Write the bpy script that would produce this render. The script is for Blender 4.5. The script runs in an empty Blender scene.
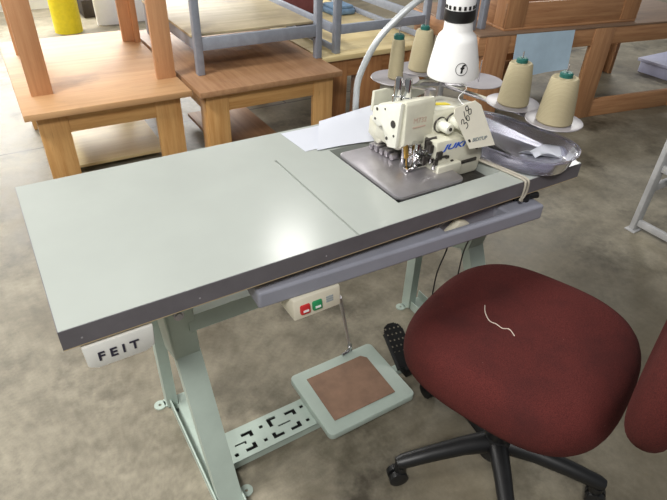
import bpy, bmesh, math, random
from mathutils import Vector, Matrix
random.seed(7)
S = bpy.context.scene
COL = S.collection
PI = math.pi
R = math.radians

# ------------------------------------------------------------------ camera
CAM = Vector((0.02477766, -0.71164183, 1.3561806))
RX = Vector((0.85243389, -0.52165795, 0.03506354))
RY = Vector((-0.28128281, -0.51410463, -0.81029403))
RZ = Vector((0.44072265, 0.68085932, -0.58497362))
cd = bpy.data.cameras.new('camera')
cam = bpy.data.objects.new('camera', cd)
COL.objects.link(cam)
M = Matrix.Identity(4)
for r in range(3):
    M[r][0], M[r][1], M[r][2], M[r][3] = RX[r], -RY[r], -RZ[r], CAM[r]
cam.matrix_world = M
cd.sensor_width = 36
cd.lens = 550.16 * 36 / 667
cd.clip_start = 0.02
S.camera = cam

# ------------------------------------------------------------------ materials
def lin(c):
    return tuple((x / 255 / 12.92) if x / 255 <= .04045 else ((x / 255 + .055) / 1.055) ** 2.4 for x in c)

def new_mat(name):
    m = bpy.data.materials.new(name)
    m.use_nodes = True
    nt = m.node_tree
    return m, nt, nt.nodes['Principled BSDF']

def mixrgb(nt, fac, a, b):
    n = nt.nodes.new('ShaderNodeMix')
    n.data_type = 'RGBA'
    for sock, v in ((n.inputs[6], a), (n.inputs[7], b)):
        if isinstance(v, tuple):
            sock.default_value = (*v, 1)
        else:
            nt.links.new(v, sock)
    if isinstance(fac, float):
        n.inputs[0].default_value = fac
    else:
        nt.links.new(fac, n.inputs[0])
    return n.outputs[2]

def noise(nt, vec, scale, detail=4, rough=.6):
    n = nt.nodes.new('ShaderNodeTexNoise')
    n.inputs['Scale'].default_value = scale
    n.inputs['Detail'].default_value = detail
    n.inputs['Roughness'].default_value = rough
    if vec is not None:
        nt.links.new(vec, n.inputs['Vector'])
    return n.outputs['Fac']

def ramp(nt, fac, lo, hi):
    n = nt.nodes.new('ShaderNodeMapRange')
    n.inputs['From Min'].default_value = lo
    n.inputs['From Max'].default_value = hi
    nt.links.new(fac, n.inputs['Value'])
    return n.outputs['Result']

def coords(nt, scale=(1, 1, 1), rot=(0, 0, 0)):
    t = nt.nodes.new('ShaderNodeTexCoord')
    mp = nt.nodes.new('ShaderNodeMapping')
    mp.inputs['Scale'].default_value = scale
    mp.inputs['Rotation'].default_value = rot
    nt.links.new(t.outputs['Object'], mp.inputs['Vector'])
    return mp.outputs['Vector']

def bump(nt, b, fac, strength, dist=.002):
    n = nt.nodes.new('ShaderNodeBump')
    n.inputs['Strength'].default_value = strength
    n.inputs['Distance'].default_value = dist
    nt.links.new(fac, n.inputs['Height'])
    nt.links.new(n.outputs['Normal'], b.inputs['Normal'])

def plain(name, rgb, rough=.5, metal=0., var=.06, scale=30, bmp=0., coat=0., trans=0.):
    m, nt, b = new_mat(name)
    c = lin(rgb)
    f = noise(nt, coords(nt), scale)
    dark = tuple(x * (1 - 2 * var) for x in c)
    lite = tuple(min(1, x * (1 + var)) for x in c)
    nt.links.new(mixrgb(nt, ramp(nt, f, .3, .7), dark, lite), b.inputs['Base Color'])
    b.inputs['Roughness'].default_value = rough
    b.inputs['Metallic'].default_value = metal
    b.inputs['Coat Weight'].default_value = coat
    b.inputs['Coat Roughness'].default_value = .1
    b.inputs['Transmission Weight'].default_value = trans
    if bmp:
        bump(nt, b, f, bmp)
    return m

def wood(name, c1, c2, axis='x', rough=.45, scale=1., stain=None):
    m, nt, b = new_mat(name)
    sc = {'x': (1.3, 22, 22), 'y': (22, 1.3, 22), 'z': (22, 22, 1.3)}[axis]
    sc = tuple(s * scale for s in sc)
    f = noise(nt, coords(nt, sc), 2.2, 6, .65)
    col = mixrgb(nt, ramp(nt, f, .33, .68), lin(c1), lin(c2))
    g = noise(nt, coords(nt, tuple(s * 4 for s in sc)), 3, 3)
    d = tuple(x * .72 for x in lin(c1))
    col = mixrgb(nt, ramp(nt, g, .62, .8), col, d)
    if stain:
        h = noise(nt, coords(nt), 3.2, 5)
        col = mixrgb(nt, ramp(nt, h, .5, .72), col, lin(stain))
    nt.links.new(col, b.inputs['Base Color'])
    b.inputs['Roughness'].default_value = rough
    bump(nt, b, f, .12, .001)
    return m

def flat(name, rgb, rough=.6, metal=0.):
    m, nt, b = new_mat(name)
    b.inputs['Base Color'].default_value = (*lin(rgb), 1)
    b.inputs['Roughness'].default_value = rough
    b.inputs['Metallic'].default_value = metal
    return m

def concrete():
    m, nt, b = new_mat('stained_concrete')
    v = coords(nt)
    n1 = noise(nt, v, .9, 5, .6)
    n2 = noise(nt, v, 5.5, 8, .72)
    n3 = noise(nt, v, 45, 4, .7)
    n4 = noise(nt, v, 2.6, 6, .68)
    c = mixrgb(nt, ramp(nt, n2, .3, .7), lin((96, 90, 75)), lin((160, 152, 133)))
    c = mixrgb(nt, ramp(nt, n1, .46, .66), c, lin((108, 99, 81)))
    c = mixrgb(nt, ramp(nt, n4, .53, .70), c, lin((74, 68, 55)))
    c2 = mixrgb(nt, ramp(nt, n3, .25, .75), (.80, .80, .80), (1.12, 1.12, 1.12))
    mu = nt.nodes.new('ShaderNodeMix'); mu.data_type = 'RGBA'; mu.blend_type = 'MULTIPLY'
    mu.inputs[0].default_value = .8
    nt.links.new(c, mu.inputs[6]); nt.links.new(c2, mu.inputs[7])
    c = mu.outputs[2]
    # saw-cut joints in the slab
    sx = nt.nodes.new('ShaderNodeSeparateXYZ'); nt.links.new(v, sx.inputs[0])
    def joint(out, pos, w):
        a = nt.nodes.new('ShaderNodeMath'); a.operation = 'SUBTRACT'
        nt.links.new(out, a.inputs[0]); a.inputs[1].default_value = pos
        bb = nt.nodes.new('ShaderNodeMath'); bb.operation = 'ABSOLUTE'; nt.links.new(a.outputs[0], bb.inputs[0])
        cc = nt.nodes.new('ShaderNodeMath'); cc.operation = 'LESS_THAN'; nt.links.new(bb.outputs[0], cc.inputs[0])
        cc.inputs[1].default_value = w
        return cc.outputs[0]
    gt = nt.nodes.new('ShaderNodeMath'); gt.operation = 'GREATER_THAN'
    nt.links.new(sx.outputs[1], gt.inputs[0]); gt.inputs[1].default_value = 2.44
    for out, pos in ((sx.outputs[1], 2.44), (sx.outputs[0], 1.64), (sx.outputs[1], 5.4)):
        f = joint(out, pos, .006)
        if pos == 1.64:
            ml = nt.nodes.new('ShaderNodeMath'); ml.operation = 'MULTIPLY'
            nt.links.new(f, ml.inputs[0]); nt.links.new(gt.outputs[0], ml.inputs[1]); f = ml.outputs[0]
        c = mixrgb(nt, f, c, lin((70, 62, 54)))
    nt.links.new(c, b.inputs['Base Color'])
    r = ramp(nt, n2, .2, .8)
    mr = nt.nodes.new('ShaderNodeMapRange')
    nt.links.new(r, mr.inputs['Value']); mr.inputs['To Min'].default_value = .42; mr.inputs['To Max'].default_value = .62
    nt.links.new(mr.outputs[0], b.inputs['Roughness'])
    bump(nt, b, n3, .15, .002)
    return m

MT = dict(
    concrete=concrete(),
    laminate=plain('laminate', (168, 173, 167), .19, var=.02, scale=6),
    band=plain('edge_banding', (104, 101, 106), .5, var=.08, scale=14),
    ply_edge=plain('ply_edge', (196, 176, 140), .7),
    beam=plain('lilac_grey_board', (150, 152, 164), .5, var=.05, scale=9),
    stand=plain('pale_green_enamel', (176, 190, 180), .38, var=.04, scale=12),
    cream=plain('cream_enamel', (214, 212, 194), .35, var=.05, scale=25, coat=.2),
    creamw=plain('white_face_enamel', (236, 236, 222), .3, var=.03, scale=30, coat=.3),
    boxcream=plain('cream_plastic', (222, 216, 196), .5, var=.03),
    whitebox=plain('white_painted_steel', (232, 232, 226), .5, var=.03),
    chrome=plain('chrome', (215, 215, 215), .16, 1., var=.04),
    steel=plain('brushed_steel', (200, 196, 200), .42, 1., var=.08, scale=60),
    darksteel=plain('oily_steel', (92, 88, 84), .4, .8, var=.2, scale=90),
    plate=plain('plate_steel', (180, 176, 180), .34, .8, var=.05, scale=40),
    brass=plain('brass', (176, 140, 70), .35, .8),
    black=plain('black_plastic', (26, 26, 27), .42, var=.1),
    rubber=plain('black_rubber', (32, 31, 32), .7, var=.1),
    mat=plain('brown_pedal_mat', (142, 112, 92), .8, var=.14, scale=14, bmp=.2),
    red=flat('red_button', (196, 46, 48), .4),
    green=flat('green_button', (40, 140, 88), .4),
    print_grey=flat('grey_print', (150, 158, 160), .6),
    ink=flat('dark_ink', (44, 42, 60), .6),
    blackink=flat('black_ink', (24, 24, 24), .6),
    blue=flat('blue_lettering', (40, 92, 200), .4),
    rust=flat('faded_red_print', (198, 172, 156), .6),
    white=plain('white_plastic', (240, 240, 238), .35, var=.01),
    tag=plain('tag_card', (250, 246, 228), .7, var=.02),
    paper=plain('white_paper', (198, 201, 210), .75, var=.015, scale=5),
    thread=None, tip=plain('green_spool_tip', (28, 92, 84), .5),
    disc=plain('grey_disc', (158, 154, 158), .35, var=.03),
    gooseneck=plain('grey_gooseneck', (184, 188, 190), .4, .3, var=.05),
    metal=plain('blue_grey_paint', (148, 154, 166), .5, var=.08, scale=20),
    trestle=plain('light_grey_paint', (172, 172, 172), .5, var=.08, scale=20),
    yellow=plain('yellow_paint', (236, 214, 40), .45, var=.05),
    wallm=plain('white_wall', (216, 214, 208), .8, var=.03, scale=3),
    panel=plain('white_board', (238, 238, 242), .5, var=.01),
    bluep=plain('pale_blue_sheet', (186, 210, 228), .7, var=.05, scale=9),
    lilac=plain('lilac_plastic', (176, 178, 204), .5, var=.03),
    cordm=plain('grey_cord', (170, 164, 150), .6),
    maroon=plain('maroon_cloth', (112, 62, 64), .8, var=.1),
    denim=plain('blue_cloth', (120, 150, 180), .85, var=.1),
    darkbox=plain('dark_crate', (52, 44, 40), .8, var=.1),
    lint=flat('white_thread', (206, 190, 176), .9),
    yellowlabel=flat('yellow_sticker', (226, 206, 40), .5),
)

def thread_mat():
    m, nt, b = new_mat('tan_thread')
    w = nt.nodes.new('ShaderNodeTexWave'); w.bands_direction = 'Z'
    w.inputs['Scale'].default_value = 110; w.inputs['Distortion'].default_value = 2.5
    nt.links.new(coords(nt, (1, 1, 1), (R(8), R(5), 0)), w.inputs['Vector'])
    nt.links.new(mixrgb(nt, w.outputs['Fac'], lin((156, 145, 114)), lin((180, 169, 138))), b.inputs['Base Color'])
    b.inputs['Roughness'].default_value = .8
    bump(nt, b, w.outputs['Fac'], .12, .0005)
    return m
MT['thread'] = thread_mat()

def acrylic():
    m, nt, b = new_mat('lilac_clear_acrylic')
    f = noise(nt, coords(nt), 12)
    nt.links.new(mixrgb(nt, f, lin((200, 198, 216)), lin((222, 222, 234))), b.inputs['Base Color'])
    b.inputs['Roughness'].default_value = .12
    b.inputs['Transmission Weight'].default_value = .88
    b.inputs['IOR'].default_value = 1.25
    return m
MT['acrylic'] = acrylic()

def fabric():
    m, nt, b = new_mat('worn_red_fabric')
    v = coords(nt)
    n = noise(nt, v, 420, 3, .8)
    n2 = noise(nt, v, 7, 5, .6)
    c = mixrgb(nt, ramp(nt, n, .3, .7), lin((64, 28, 27)), lin((102, 46, 42)))
    c = mixrgb(nt, ramp(nt, n2, .5, .8), c, lin((66, 32, 31)))
    lintf = noise(nt, v, 130, 2, .5)
    c = mixrgb(nt, ramp(nt, lintf, .78, .84), c, lin((150, 110, 100)))
    nt.links.new(c, b.inputs['Base Color'])
    b.inputs['Roughness'].default_value = .95
    b.inputs['Specular IOR Level'].default_value = .2
    bump(nt, b, n, .5, .002)
    return m
MT['fabric'] = fabric()

OAK = {a: wood('oak_' + a, (192, 140, 82), (218, 172, 112), a) for a in 'xyz'}
OAKTOP = wood('oak_top', (188, 142, 98), (206, 164, 118), 'x', .62, .45, (164, 128, 94))
STK = {a: wood('pinkish_oak_' + a, (190, 138, 98), (208, 160, 118), a) for a in 'xyz'}
BRN = {a: wood('brown_oak_' + a, (150, 100, 60), (182, 132, 86), a) for a in 'xyz'}
BRNTOP = wood('brown_ply_top', (156, 114, 80), (180, 140, 102), 'y', .6, .8, (120, 90, 66))
PALE = wood('pale_ply', (206, 184, 132), (224, 206, 158), 'x', .5, .6, (190, 170, 130))
PLYG = wood('grey_tan_ply', (172, 156, 122), (200, 184, 148), 'x', .6, .6, (150, 134, 108))
RED = {a: wood('reddish_oak_' + a, (160, 112, 76), (192, 144, 102), a) for a in 'xyz'}
REDTOP = wood('worn_dark_top', (120, 96, 78), (146, 118, 94), 'x', .6, .8)

# ------------------------------------------------------------------ geometry helpers
class G:
    def __init__(self):
        self.bm = bmesh.new()
    def box(self, x0, x1, y0, y1, z0, z1, bev=0., seg=2):
        t = bmesh.new()
        bmesh.ops.create_cube(t, size=1)
        for v in t.verts:
            v.co = Vector(((x0 + x1) / 2 + v.co.x * (x1 - x0), (y0 + y1) / 2 + v.co.y * (y1 - y0), (z0 + z1) / 2 + v.co.z * (z1 - z0)))
        if bev:
            bmesh.ops.bevel(t, geom=list(t.edges), offset=bev, segments=seg, profile=.5, affect='EDGES')
        return self.merge(t)
    def merge(self, t, M=None):
        if M is not None:
            t.transform(M)
        me = bpy.data.meshes.new('tmp')
        t.to_mesh(me); t.free()
        self.bm.from_mesh(me)
        bpy.data.meshes.remove(me)
        return self
    def obox(self, c, ax, ay, az, bev=0.):
        """box by centre and three half-axis vectors"""
        t = bmesh.new(); bmesh.ops.create_cube(t, size=2)
        c, ax, ay, az = map(Vector, (c, ax, ay, az))
        la, lb, lc = ax.length, ay.length, az.length
        for v in t.verts:
            v.co = Vector((v.co.x * la, v.co.y * lb, v.co.z * lc))
        if bev:
            bmesh.ops.bevel(t, geom=list(t.edges), offset=bev, segments=2, profile=.5, affect='EDGES')
        ua, ub, uc = ax / la, ay / lb, az / lc
        for v in t.verts:
            p = v.co
            v.co = c + ua * p.x + ub * p.y + uc * p.z
        bmesh.ops.recalc_face_normals(t, faces=t.faces)
        return self.merge(t)
    def cyl(self, p0, p1, r0, r1=None, n=20, cap=True):
        return self.tube([p0, p1], [r0, r0 if r1 is None else r1], n, cap)
    def tube(self, pts, rad, n=12, cap=True, squash=1.):
        pts = [Vector(p) for p in pts]
        if not isinstance(rad, (list, tuple)):
            rad = [rad] * len(pts)
        bm = self.bm
        rings = []
        prev = None
        for i, p in enumerate(pts):
            a = pts[max(0, i - 1)]; b = pts[min(len(pts) - 1, i + 1)]
            d = (b - a).normalized()
            if prev is None:
                u = d.orthogonal().normalized()
            else:
                u = (prev - d * prev.dot(d)).normalized()
            prev = u
            w = d.cross(u)
            rings.append([bm.verts.new(p + (u * math.cos(2 * PI * k / n) + w * math.sin(2 * PI * k / n) * squash) * rad[i]) for k in range(n)])
        for a, b in zip(rings, rings[1:]):
            for k in range(n):
                bm.faces.new((a[k], a[(k + 1) % n], b[(k + 1) % n], b[k]))
        if cap:
            bm.faces.new(rings[0][::-1]); bm.faces.new(rings[-1])
        return self
    def lathe(self, prof, o=(0, 0, 0), axis=(0, 0, 1), n=32, closed=False):
        """prof: (radius, height) pairs"""
        o = Vector(o); d = Vector(axis).normalized()
        u = d.orthogonal().normalized(); w = d.cross(u)
        bm = self.bm
        rings = []
        for r, h in prof:
            if r < 1e-6:
                rings.append([bm.verts.new(o + d * h)])
            else:
                rings.append([bm.verts.new(o + d * h + (u * math.cos(2 * PI * k / n) + w * math.sin(2 * PI * k / n)) * r) for k in range(n)])
        pairs = list(zip(rings, rings[1:]))
        if closed:
            pairs.append((rings[-1], rings[0]))
        for a, b in pairs:
            for k in range(n):
                k2 = (k + 1) % n
                if len(a) == 1 and len(b) == 1: continue
                if len(a) == 1: bm.faces.new((a[0], b[k2], b[k]))
                elif len(b) == 1: bm.faces.new((a[k], a[k2], b[0]))
                else: bm.faces.new((a[k], a[k2], b[k2], b[k]))
        return self
    def prism(self, poly, d, bev=0.):
        """poly: 3D points of one face, extruded by vector d"""
        t = bmesh.new()
        d = Vector(d)
        a = [t.verts.new(Vector(p)) for p in poly]
        b = [t.verts.new(Vector(p) + d) for p in poly]
        t.faces.new(a[::-1]); t.faces.new(b)
        n = len(a)
        for k in range(n):
            t.faces.new((a[k], a[(k + 1) % n], b[(k + 1) % n], b[k]))
        bmesh.ops.recalc_face_normals(t, faces=t.faces)
        if bev:
            bmesh.ops.bevel(t, geom=list(t.edges), offset=bev, segments=2, profile=.5, affect='EDGES')
        return self.merge(t)
    def cells(self, xs, ys, top, z0):
        """slab made of grid cells; top(i,j) gives the top height or None for a hole"""
        bm = self.bm
        cache = {}
        def V(x, y, z):
            k = (round(x, 5), round(y, 5), round(z, 5))
            if k not in cache: cache[k] = bm.verts.new((x, y, z))
            return cache[k]
        nx, ny = len(xs) - 1, len(ys) - 1
        H = [[top(i, j) for j in range(ny)] for i in range(nx)]
        def h(i, j):
            return H[i][j] if 0 <= i < nx and 0 <= j < ny and H[i][j] is not None else z0
        for i in range(nx):
            for j in range(ny):
                if H[i][j] is None: continue
                x0, x1, y0, y1, z = xs[i], xs[i + 1], ys[j], ys[j + 1], H[i][j]
                bm.faces.new((V(x0, y0, z), V(x1, y0, z), V(x1, y1, z), V(x0, y1, z)))
                bm.faces.new((V(x0, y1, z0), V(x1, y1, z0), V(x1, y0, z0), V(x0, y0, z0)))
                for di, dj, p, q in ((-1, 0, (x0, y1), (x0, y0)), (1, 0, (x1, y0), (x1, y1)), (0, -1, (x0, y0), (x1, y0)), (0, 1, (x1, y1), (x0, y1))):
                    zn = h(i + di, j + dj)
                    if zn < z - 1e-6:
                        bm.faces.new((V(*p, zn), V(*q, zn), V(*q, z), V(*p, z)))
        return self
    def sheet(self, grid, th):
        """grid of points [i][j] -> thin solid sheet"""
        bm = self.bm
        ni, nj = len(grid), len(grid[0])
        P = [[Vector(p) for p in row] for row in grid]
        N = []
        for i in range(ni):
            N.append([])
            for j in range(nj):
                a = P[min(i + 1, ni - 1)][j] - P[max(i - 1, 0)][j]
                b = P[i][min(j + 1, nj - 1)] - P[i][max(j - 1, 0)]
                c = a.cross(b)
                N[i].append(c.normalized() if c.length > 1e-12 else Vector((0, 0, 1)))
        A = [[bm.verts.new(P[i][j] + N[i][j] * th / 2) for j in range(nj)] for i in range(ni)]
        B = [[bm.verts.new(P[i][j] - N[i][j] * th / 2) for j in range(nj)] for i in range(ni)]
        for i in range(ni - 1):
            for j in range(nj - 1):
                bm.faces.new((A[i][j], A[i + 1][j], A[i + 1][j + 1], A[i][j + 1]))
                bm.faces.new((B[i][j + 1], B[i + 1][j + 1], B[i + 1][j], B[i][j]))
        for i in range(ni - 1):
            bm.faces.new((A[i + 1][0], A[i][0], B[i][0], B[i + 1][0]))
            bm.faces.new((A[i][-1], A[i + 1][-1], B[i + 1][-1], B[i][-1]))
        for j in range(nj - 1):
            bm.faces.new((A[0][j], A[0][j + 1], B[0][j + 1], B[0][j]))
            bm.faces.new((A[-1][j + 1], A[-1][j], B[-1][j], B[-1][j + 1]))
        return self

def thing(name, label, cat, loc=(0, 0, 0), rz=0., group=None):
    o = bpy.data.objects.new(name, None)
    o.empty_display_size = .05
    COL.objects.link(o)
    o.location = loc; o.rotation_euler = (0, 0, rz)
    o['label'] = label; o['category'] = cat
    if group: o['group'] = group
    return o

def obj(name, g, mat, parent=None, angle=35, local=False, label=None, recalc=True):
    """world-space geometry -> one mesh object; under an unrotated parent it is shifted to the parent's base"""
    me = bpy.data.meshes.new(name)
    if recalc:
        bmesh.ops.recalc_face_normals(g.bm, faces=g.bm.faces)
    g.bm.to_mesh(me); g.bm.free()
    o = bpy.data.objects.new(name, me)
    COL.objects.link(o)
    if parent is not None:
        o.parent = parent
        if not local:
            off = Vector((0, 0, 0)); p = parent
            while p is not None:
                off += p.location; p = p.parent
            me.transform(Matrix.Translation(-off))
    for p in me.polygons: p.use_smooth = True
    me.set_sharp_from_angle(angle=R(angle))
    me.materials.append(MT[mat] if isinstance(mat, str) else mat)
    if label: o['label'] = label
    return o

def single(name, g, mat, label, cat, loc=None, group=None, **k):
    o = obj(name, g, mat, **k)
    if loc is None:
        vs = [v.co for v in o.data.vertices]
        loc = Vector(((min(v.x for v in vs) + max(v.x for v in vs)) / 2, (min(v.y for v in vs) + max(v.y for v in vs)) / 2, min(v.z for v in vs)))
    loc = Vector(loc)
    o.data.transform(Matrix.Translation(-loc)); o.location = loc
    o['label'] = label; o['category'] = cat
    if group: o['group'] = group
    return o

def struct(name, g, mat):
    o = obj(name, g, mat); o['kind'] = 'structure'
    return o

def text_geo(s, origin, xd, yd, size, depth=.0006, bold=False, align='LEFT', slant=0.):
    cu = bpy.data.curves.new('t', 'FONT')
    cu.body = s; cu.size = size; cu.extrude = depth / 2; cu.align_x = align; cu.shear = slant
    cu.resolution_u = 4
    if bold: cu.offset = size * .022
    ob = bpy.data.objects.new('t', cu); COL.objects.link(ob)
    bpy.context.view_layer.update()
    me = bpy.data.meshes.new_from_object(ob.evaluated_get(bpy.context.evaluated_depsgraph_get()))
    bpy.data.objects.remove(ob); bpy.data.curves.remove(cu)
    xd = Vector(xd).normalized(); yd = Vector(yd).normalized(); zd = xd.cross(yd).normalized(); yd = zd.cross(xd)
    Mx = Matrix.Identity(4)
    for r in range(3):
        Mx[r][0], Mx[r][1], Mx[r][2], Mx[r][3] = xd[r], yd[r], zd[r], Vector(origin)[r]
    me.transform(Mx)
    g = G(); g.bm.from_mesh(me); bpy.data.meshes.remove(me)
    return g

def stretch_text(s, origin, xd, yd, size, sx, depth):
    g = text_geo(s, (0, 0, 0), (1, 0, 0), (0, 1, 0), size, depth, True, slant=.3)
    xd = Vector(xd).normalized(); yd = Vector(yd).normalized(); zd = xd.cross(yd).normalized(); yd = zd.cross(xd)
    Mx = Matrix.Identity(4)
    for r in range(3):
        Mx[r][0], Mx[r][1], Mx[r][2], Mx[r][3] = xd[r] * sx, yd[r], zd[r], Vector(origin)[r]
    g.bm.transform(Mx)
    return g

def spline(pts, n=8):
    P = [Vector(p) for p in pts]
    out = []
    for i in range(len(P) - 1):
        p0 = P[max(0, i - 1)]; p1 = P[i]; p2 = P[i + 1]; p3 = P[min(len(P) - 1, i + 2)]
        for k in range(n):
            t = k / n
            out.append(.5 * ((2 * p1) + (p2 - p0) * t + (2 * p0 - 5 * p1 + 4 * p2 - p3) * t * t + (3 * p1 - p0 - 3 * p2 + p3) * t ** 3))
    out.append(P[-1])
    return out

# ------------------------------------------------------------------ setting
struct('floor', G().box(-4, 9, -3, 8, -.1, 0), 'concrete')
struct('wall_back', G().box(-4, 9, 5.75, 5.9, 0, 4.2), 'wallm')

# ------------------------------------------------------------------ sewing table
W, D, ZT, ZB = 1.2, .50, .76, .719
tb = thing('sewing_table', 'white-topped sewing table with dark edge on pale green steel stand with treadle pedal', 'table', (.6, .25, 0))
xs = [.0012, .5395, .5450, .684, .985, W - .0012]
ys = [.0012, .062, .345, .358, D - .0012]
def top_h(i, j):
    if i == 3 and j == 1: return None
    if i == 1 and j <= 2: return ZT - .006
    return ZT
top = obj('tabletop', G().cells(xs, ys, top_h, ZB + .002), 'laminate', tb)
band = G()
e = .0012
band.box(0, W, 0, e, ZB + .0035, ZT - .0006); band.box(0, W, D - e, D, ZB + .0035, ZT - .0006)
band.box(0, e, e, D - e, ZB + .0035, ZT - .0006); band.box(W - e, W, e, D - e, ZB + .0035, ZT - .0006)
bo = obj('edge_band', band, 'band', tb, label='dark grey edge banding with small nail marks')
for x in (.03, .22, .47):
    obj('nail_head', G().lathe([(0, .0006), (.0018, .0004), (.0018, 0)], (x, 0, .736), (0, -1, 0), 8), 'disc', bo)
obj('ply_edge', G().box(.0008, W - .0008, .0006, D - .001, ZB + .001, ZB + .0035), 'ply_edge', tb, label='bare plywood edge under the dark banding')

# lilac grey board under the front of the top, with an open slot
sa, sb = Vector((.328, .004, 0)), Vector((1.058, -.030, 0))
ud = (sb - sa).normalized(); vd = Vector((-ud.y, ud.x, 0)); L = (sb - sa).length
bx = [0, .02, .46, .62, L - .02, L]; by = [0, .012, .052, .25]
bd = G().cells([0, .445, .625, L], [0, .018, .052, .26], lambda i, j: None if (i == 1 and j == 1) else .697, .658)
bmesh.ops.transform(bd.bm, matrix=Matrix(((ud.x, vd.x, 0, sa.x), (ud.y, vd.y, 0, sa.y), (0, 0, 1, 0), (0, 0, 0, 1))), verts=bd.bm.verts)
bmo = obj('support_board', bd, 'beam', tb, label='lilac grey board with a slot under the front edge')
mod = bmo.modifiers.new('bevel', 'BEVEL'); mod.width = .006; mod.segments = 3; mod.limit_method = 'ANGLE'
# spacers that carry the board
for s, t in ((.05, .06), (.05, .2), (.4, .2), (.68, .2)):
    c = sa + ud * s + vd * t
    obj('spacer', G().box(c.x - .02, c.x + .02, c.y - .02, c.y + .02, .69, ZB + .001), 'black', tb)
w = sa + ud * .495 + vd * .036
obj('wedge', G().prism([(w.x - .035, w.y - .01, .67), (w.x + .03, w.y - .012, .67), (w.x + .028, w.y - .012, .690), (w.x - .0, w.y - .01, .700)], (0, .02, 0), .003), 'boxcream', tb, label='cream wedge showing in the slot')
obj('knob', G().lathe([(0, .012), (.010, .011), (.013, .005), (.013, -.012), (0, -.014)], (1.03, .012, .709), (0, 0, 1), 16).cyl((1.0, .018, .709), (1.06, .0, .709), .008), 'black', tb, label='small black knob near the right end of the board')

# stand
def channel(g, p0, p1, wdir, ddir, w, d, th=.004):
    """C channel from p0 to p1: web of width w along wdir, flanges of depth d along ddir"""
    p0, p1, wdir, ddir = Vector(p0), Vector(p1), Vector(wdir).normalized(), Vector(ddir).normalized()
    poly = [(0, 0), (w, 0), (w, d), (w - th, d), (w - th, th), (th, th), (th, d), (0, d)]
    g.prism([p0 + wdir * a + ddir * b for a, b in poly], p1 - p0)
    return g
def stand_side(x0, mirror):
    w_ = .058
    lg = G()
    channel(lg, (x0 + .003, .028, .008), (x0 - .004, .205, .41), (1, 0, 0), (0, 1, -.44), w_, .036)
    lo = obj('front_leg', lg, 'stand', tb)
    up = G()
    up.prism([(x0 - .006, .2045, .40), (x0 + w_ - .004, .2045, .40), (x0 + w_ - .022, .150, .60), (x0 + w_ - .026, .140, .70), (x0 - .034, .140, .70), (x0 - .026, .152, .60)], (0, .036, .01), .003)
    uo = obj('upper_leg', up, 'stand', tb)
    obj('bolt', G().lathe([(0, .006), (.006, .006), (.008, .002), (.011, .002), (.011, -.001)], (x0 + .008, .160, .570), (0, -1, .25), 14), 'steel', uo)
    sg = G().prism([(x0 - .034, .142, .70), (x0 - .026, .154, .60), (x0 - .006, .206, .40), (x0 - .006, .30, .36), (x0 - .034, .26, .70)], (.004, 0, 0))
    obj('side_gusset', sg, 'stand', uo)
    fr = G()
    channel(fr, (x0 - .004, .02, .0), (x0 - .004, .45, .0), (1, 0, 0), (0, 0, 1), w_ + .01, .035)
    fo = obj('floor_rail', fr, 'stand', tb)
    for (tx, ty, sgn) in ((x0 - .03, .438, -1), (x0 + w_ + .022, .06, 1)):
        fg = G()
        fg.lathe([(.0045, 0), (.017, 0), (.017, .004), (.0045, .004)], (tx, ty, .0), (0, 0, 1), 20, True)
        fg.box(min(tx + .012 * -sgn, tx - sgn * .030), max(tx + .012 * -sgn, tx - sgn * .030), ty - .014, ty + .014, .0, .004)
        obj('foot_tab', fg, 'stand', fo)
    rg = G()
    channel(rg, (x0 - .012, .415, .004), (x0 - .012, .415, ZB - .002), (0, 1, 0), (1, 0, 0), .04, .03)
    obj('rear_post', rg, 'stand', tb)
    tr = G().box(x0 - .02, x0 + w_ - .01, .04, .47, .698, ZB + .0005, .003)
    obj('top_rail', tr, 'stand', tb)
stand_side(.207, False)
stand_side(1.105, True)
cb = G(); channel(cb, (.235, .165, .508), (1.14, .165, .508), (0, .1, 1), (0, 1, -.1), .042, .03)
obj('cross_rail', cb, 'stand', tb)

# perforated beam from the left leg to the pedal
bx0, bx1, by0, by1 = .262, .56, .128, .228
pz = .034
beam = G()
# 32 x 20 cell grid with the stamped slots left open
nx, ny = 54, 20
slots = set()
def cut(x, y, w_, h_):
    for i in range(x, x + w_):
        for j in range(y, y + h_): slots.add((i, j))
pat = [(13, 13, 6, 2), (17, 11, 2, 4), (23, 13, 2, 2), (28, 11, 2, 6), (28, 15, 5, 2), (13, 8, 1, 1), (8, 9, 6, 1),
       (12, 3, 6, 2), (16, 3, 2, 4), (22, 4, 2, 2), (27, 3, 6, 2), (27, 3, 2, 4), (32, 9, 7, 1),
       (38, 14, 6, 2), (42, 12, 2, 4), (47, 14, 2, 2), (51, 13, 1, 4), (37, 3, 6, 2), (41, 3, 2, 4), (46, 4, 2, 2), (50, 3, 1, 4), (6, 3, 2, 2)]
for p in pat: cut(*p)
gx = [bx0 + (bx1 - bx0) * i / nx for i in range(nx + 1)]; gy = [by0 + (by1 - by0) * j / ny for j in range(ny + 1)]
beam.cells(gx, gy, lambda i, j: None if (i, j) in slots else pz, pz - .003)
beam.box(bx0, bx1, by0, by0 + .003, .008, pz - .0005); beam.box(bx0, bx1, by1 - .003, by1, .008, pz - .0005)
obj('perforated_beam', beam, 'stand', tb, label='pale steel beam with stamped angle-shaped slots')
obj('beam_lining', G().box(bx0 + .004, bx1 - .004, by0 + .004, by1 - .004, .004, .012), 'rubber', tb)
obj('pedal_bar', G().box(.80, 1.12, .165, .19, .022, .046, .003), 'stand', tb)

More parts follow.
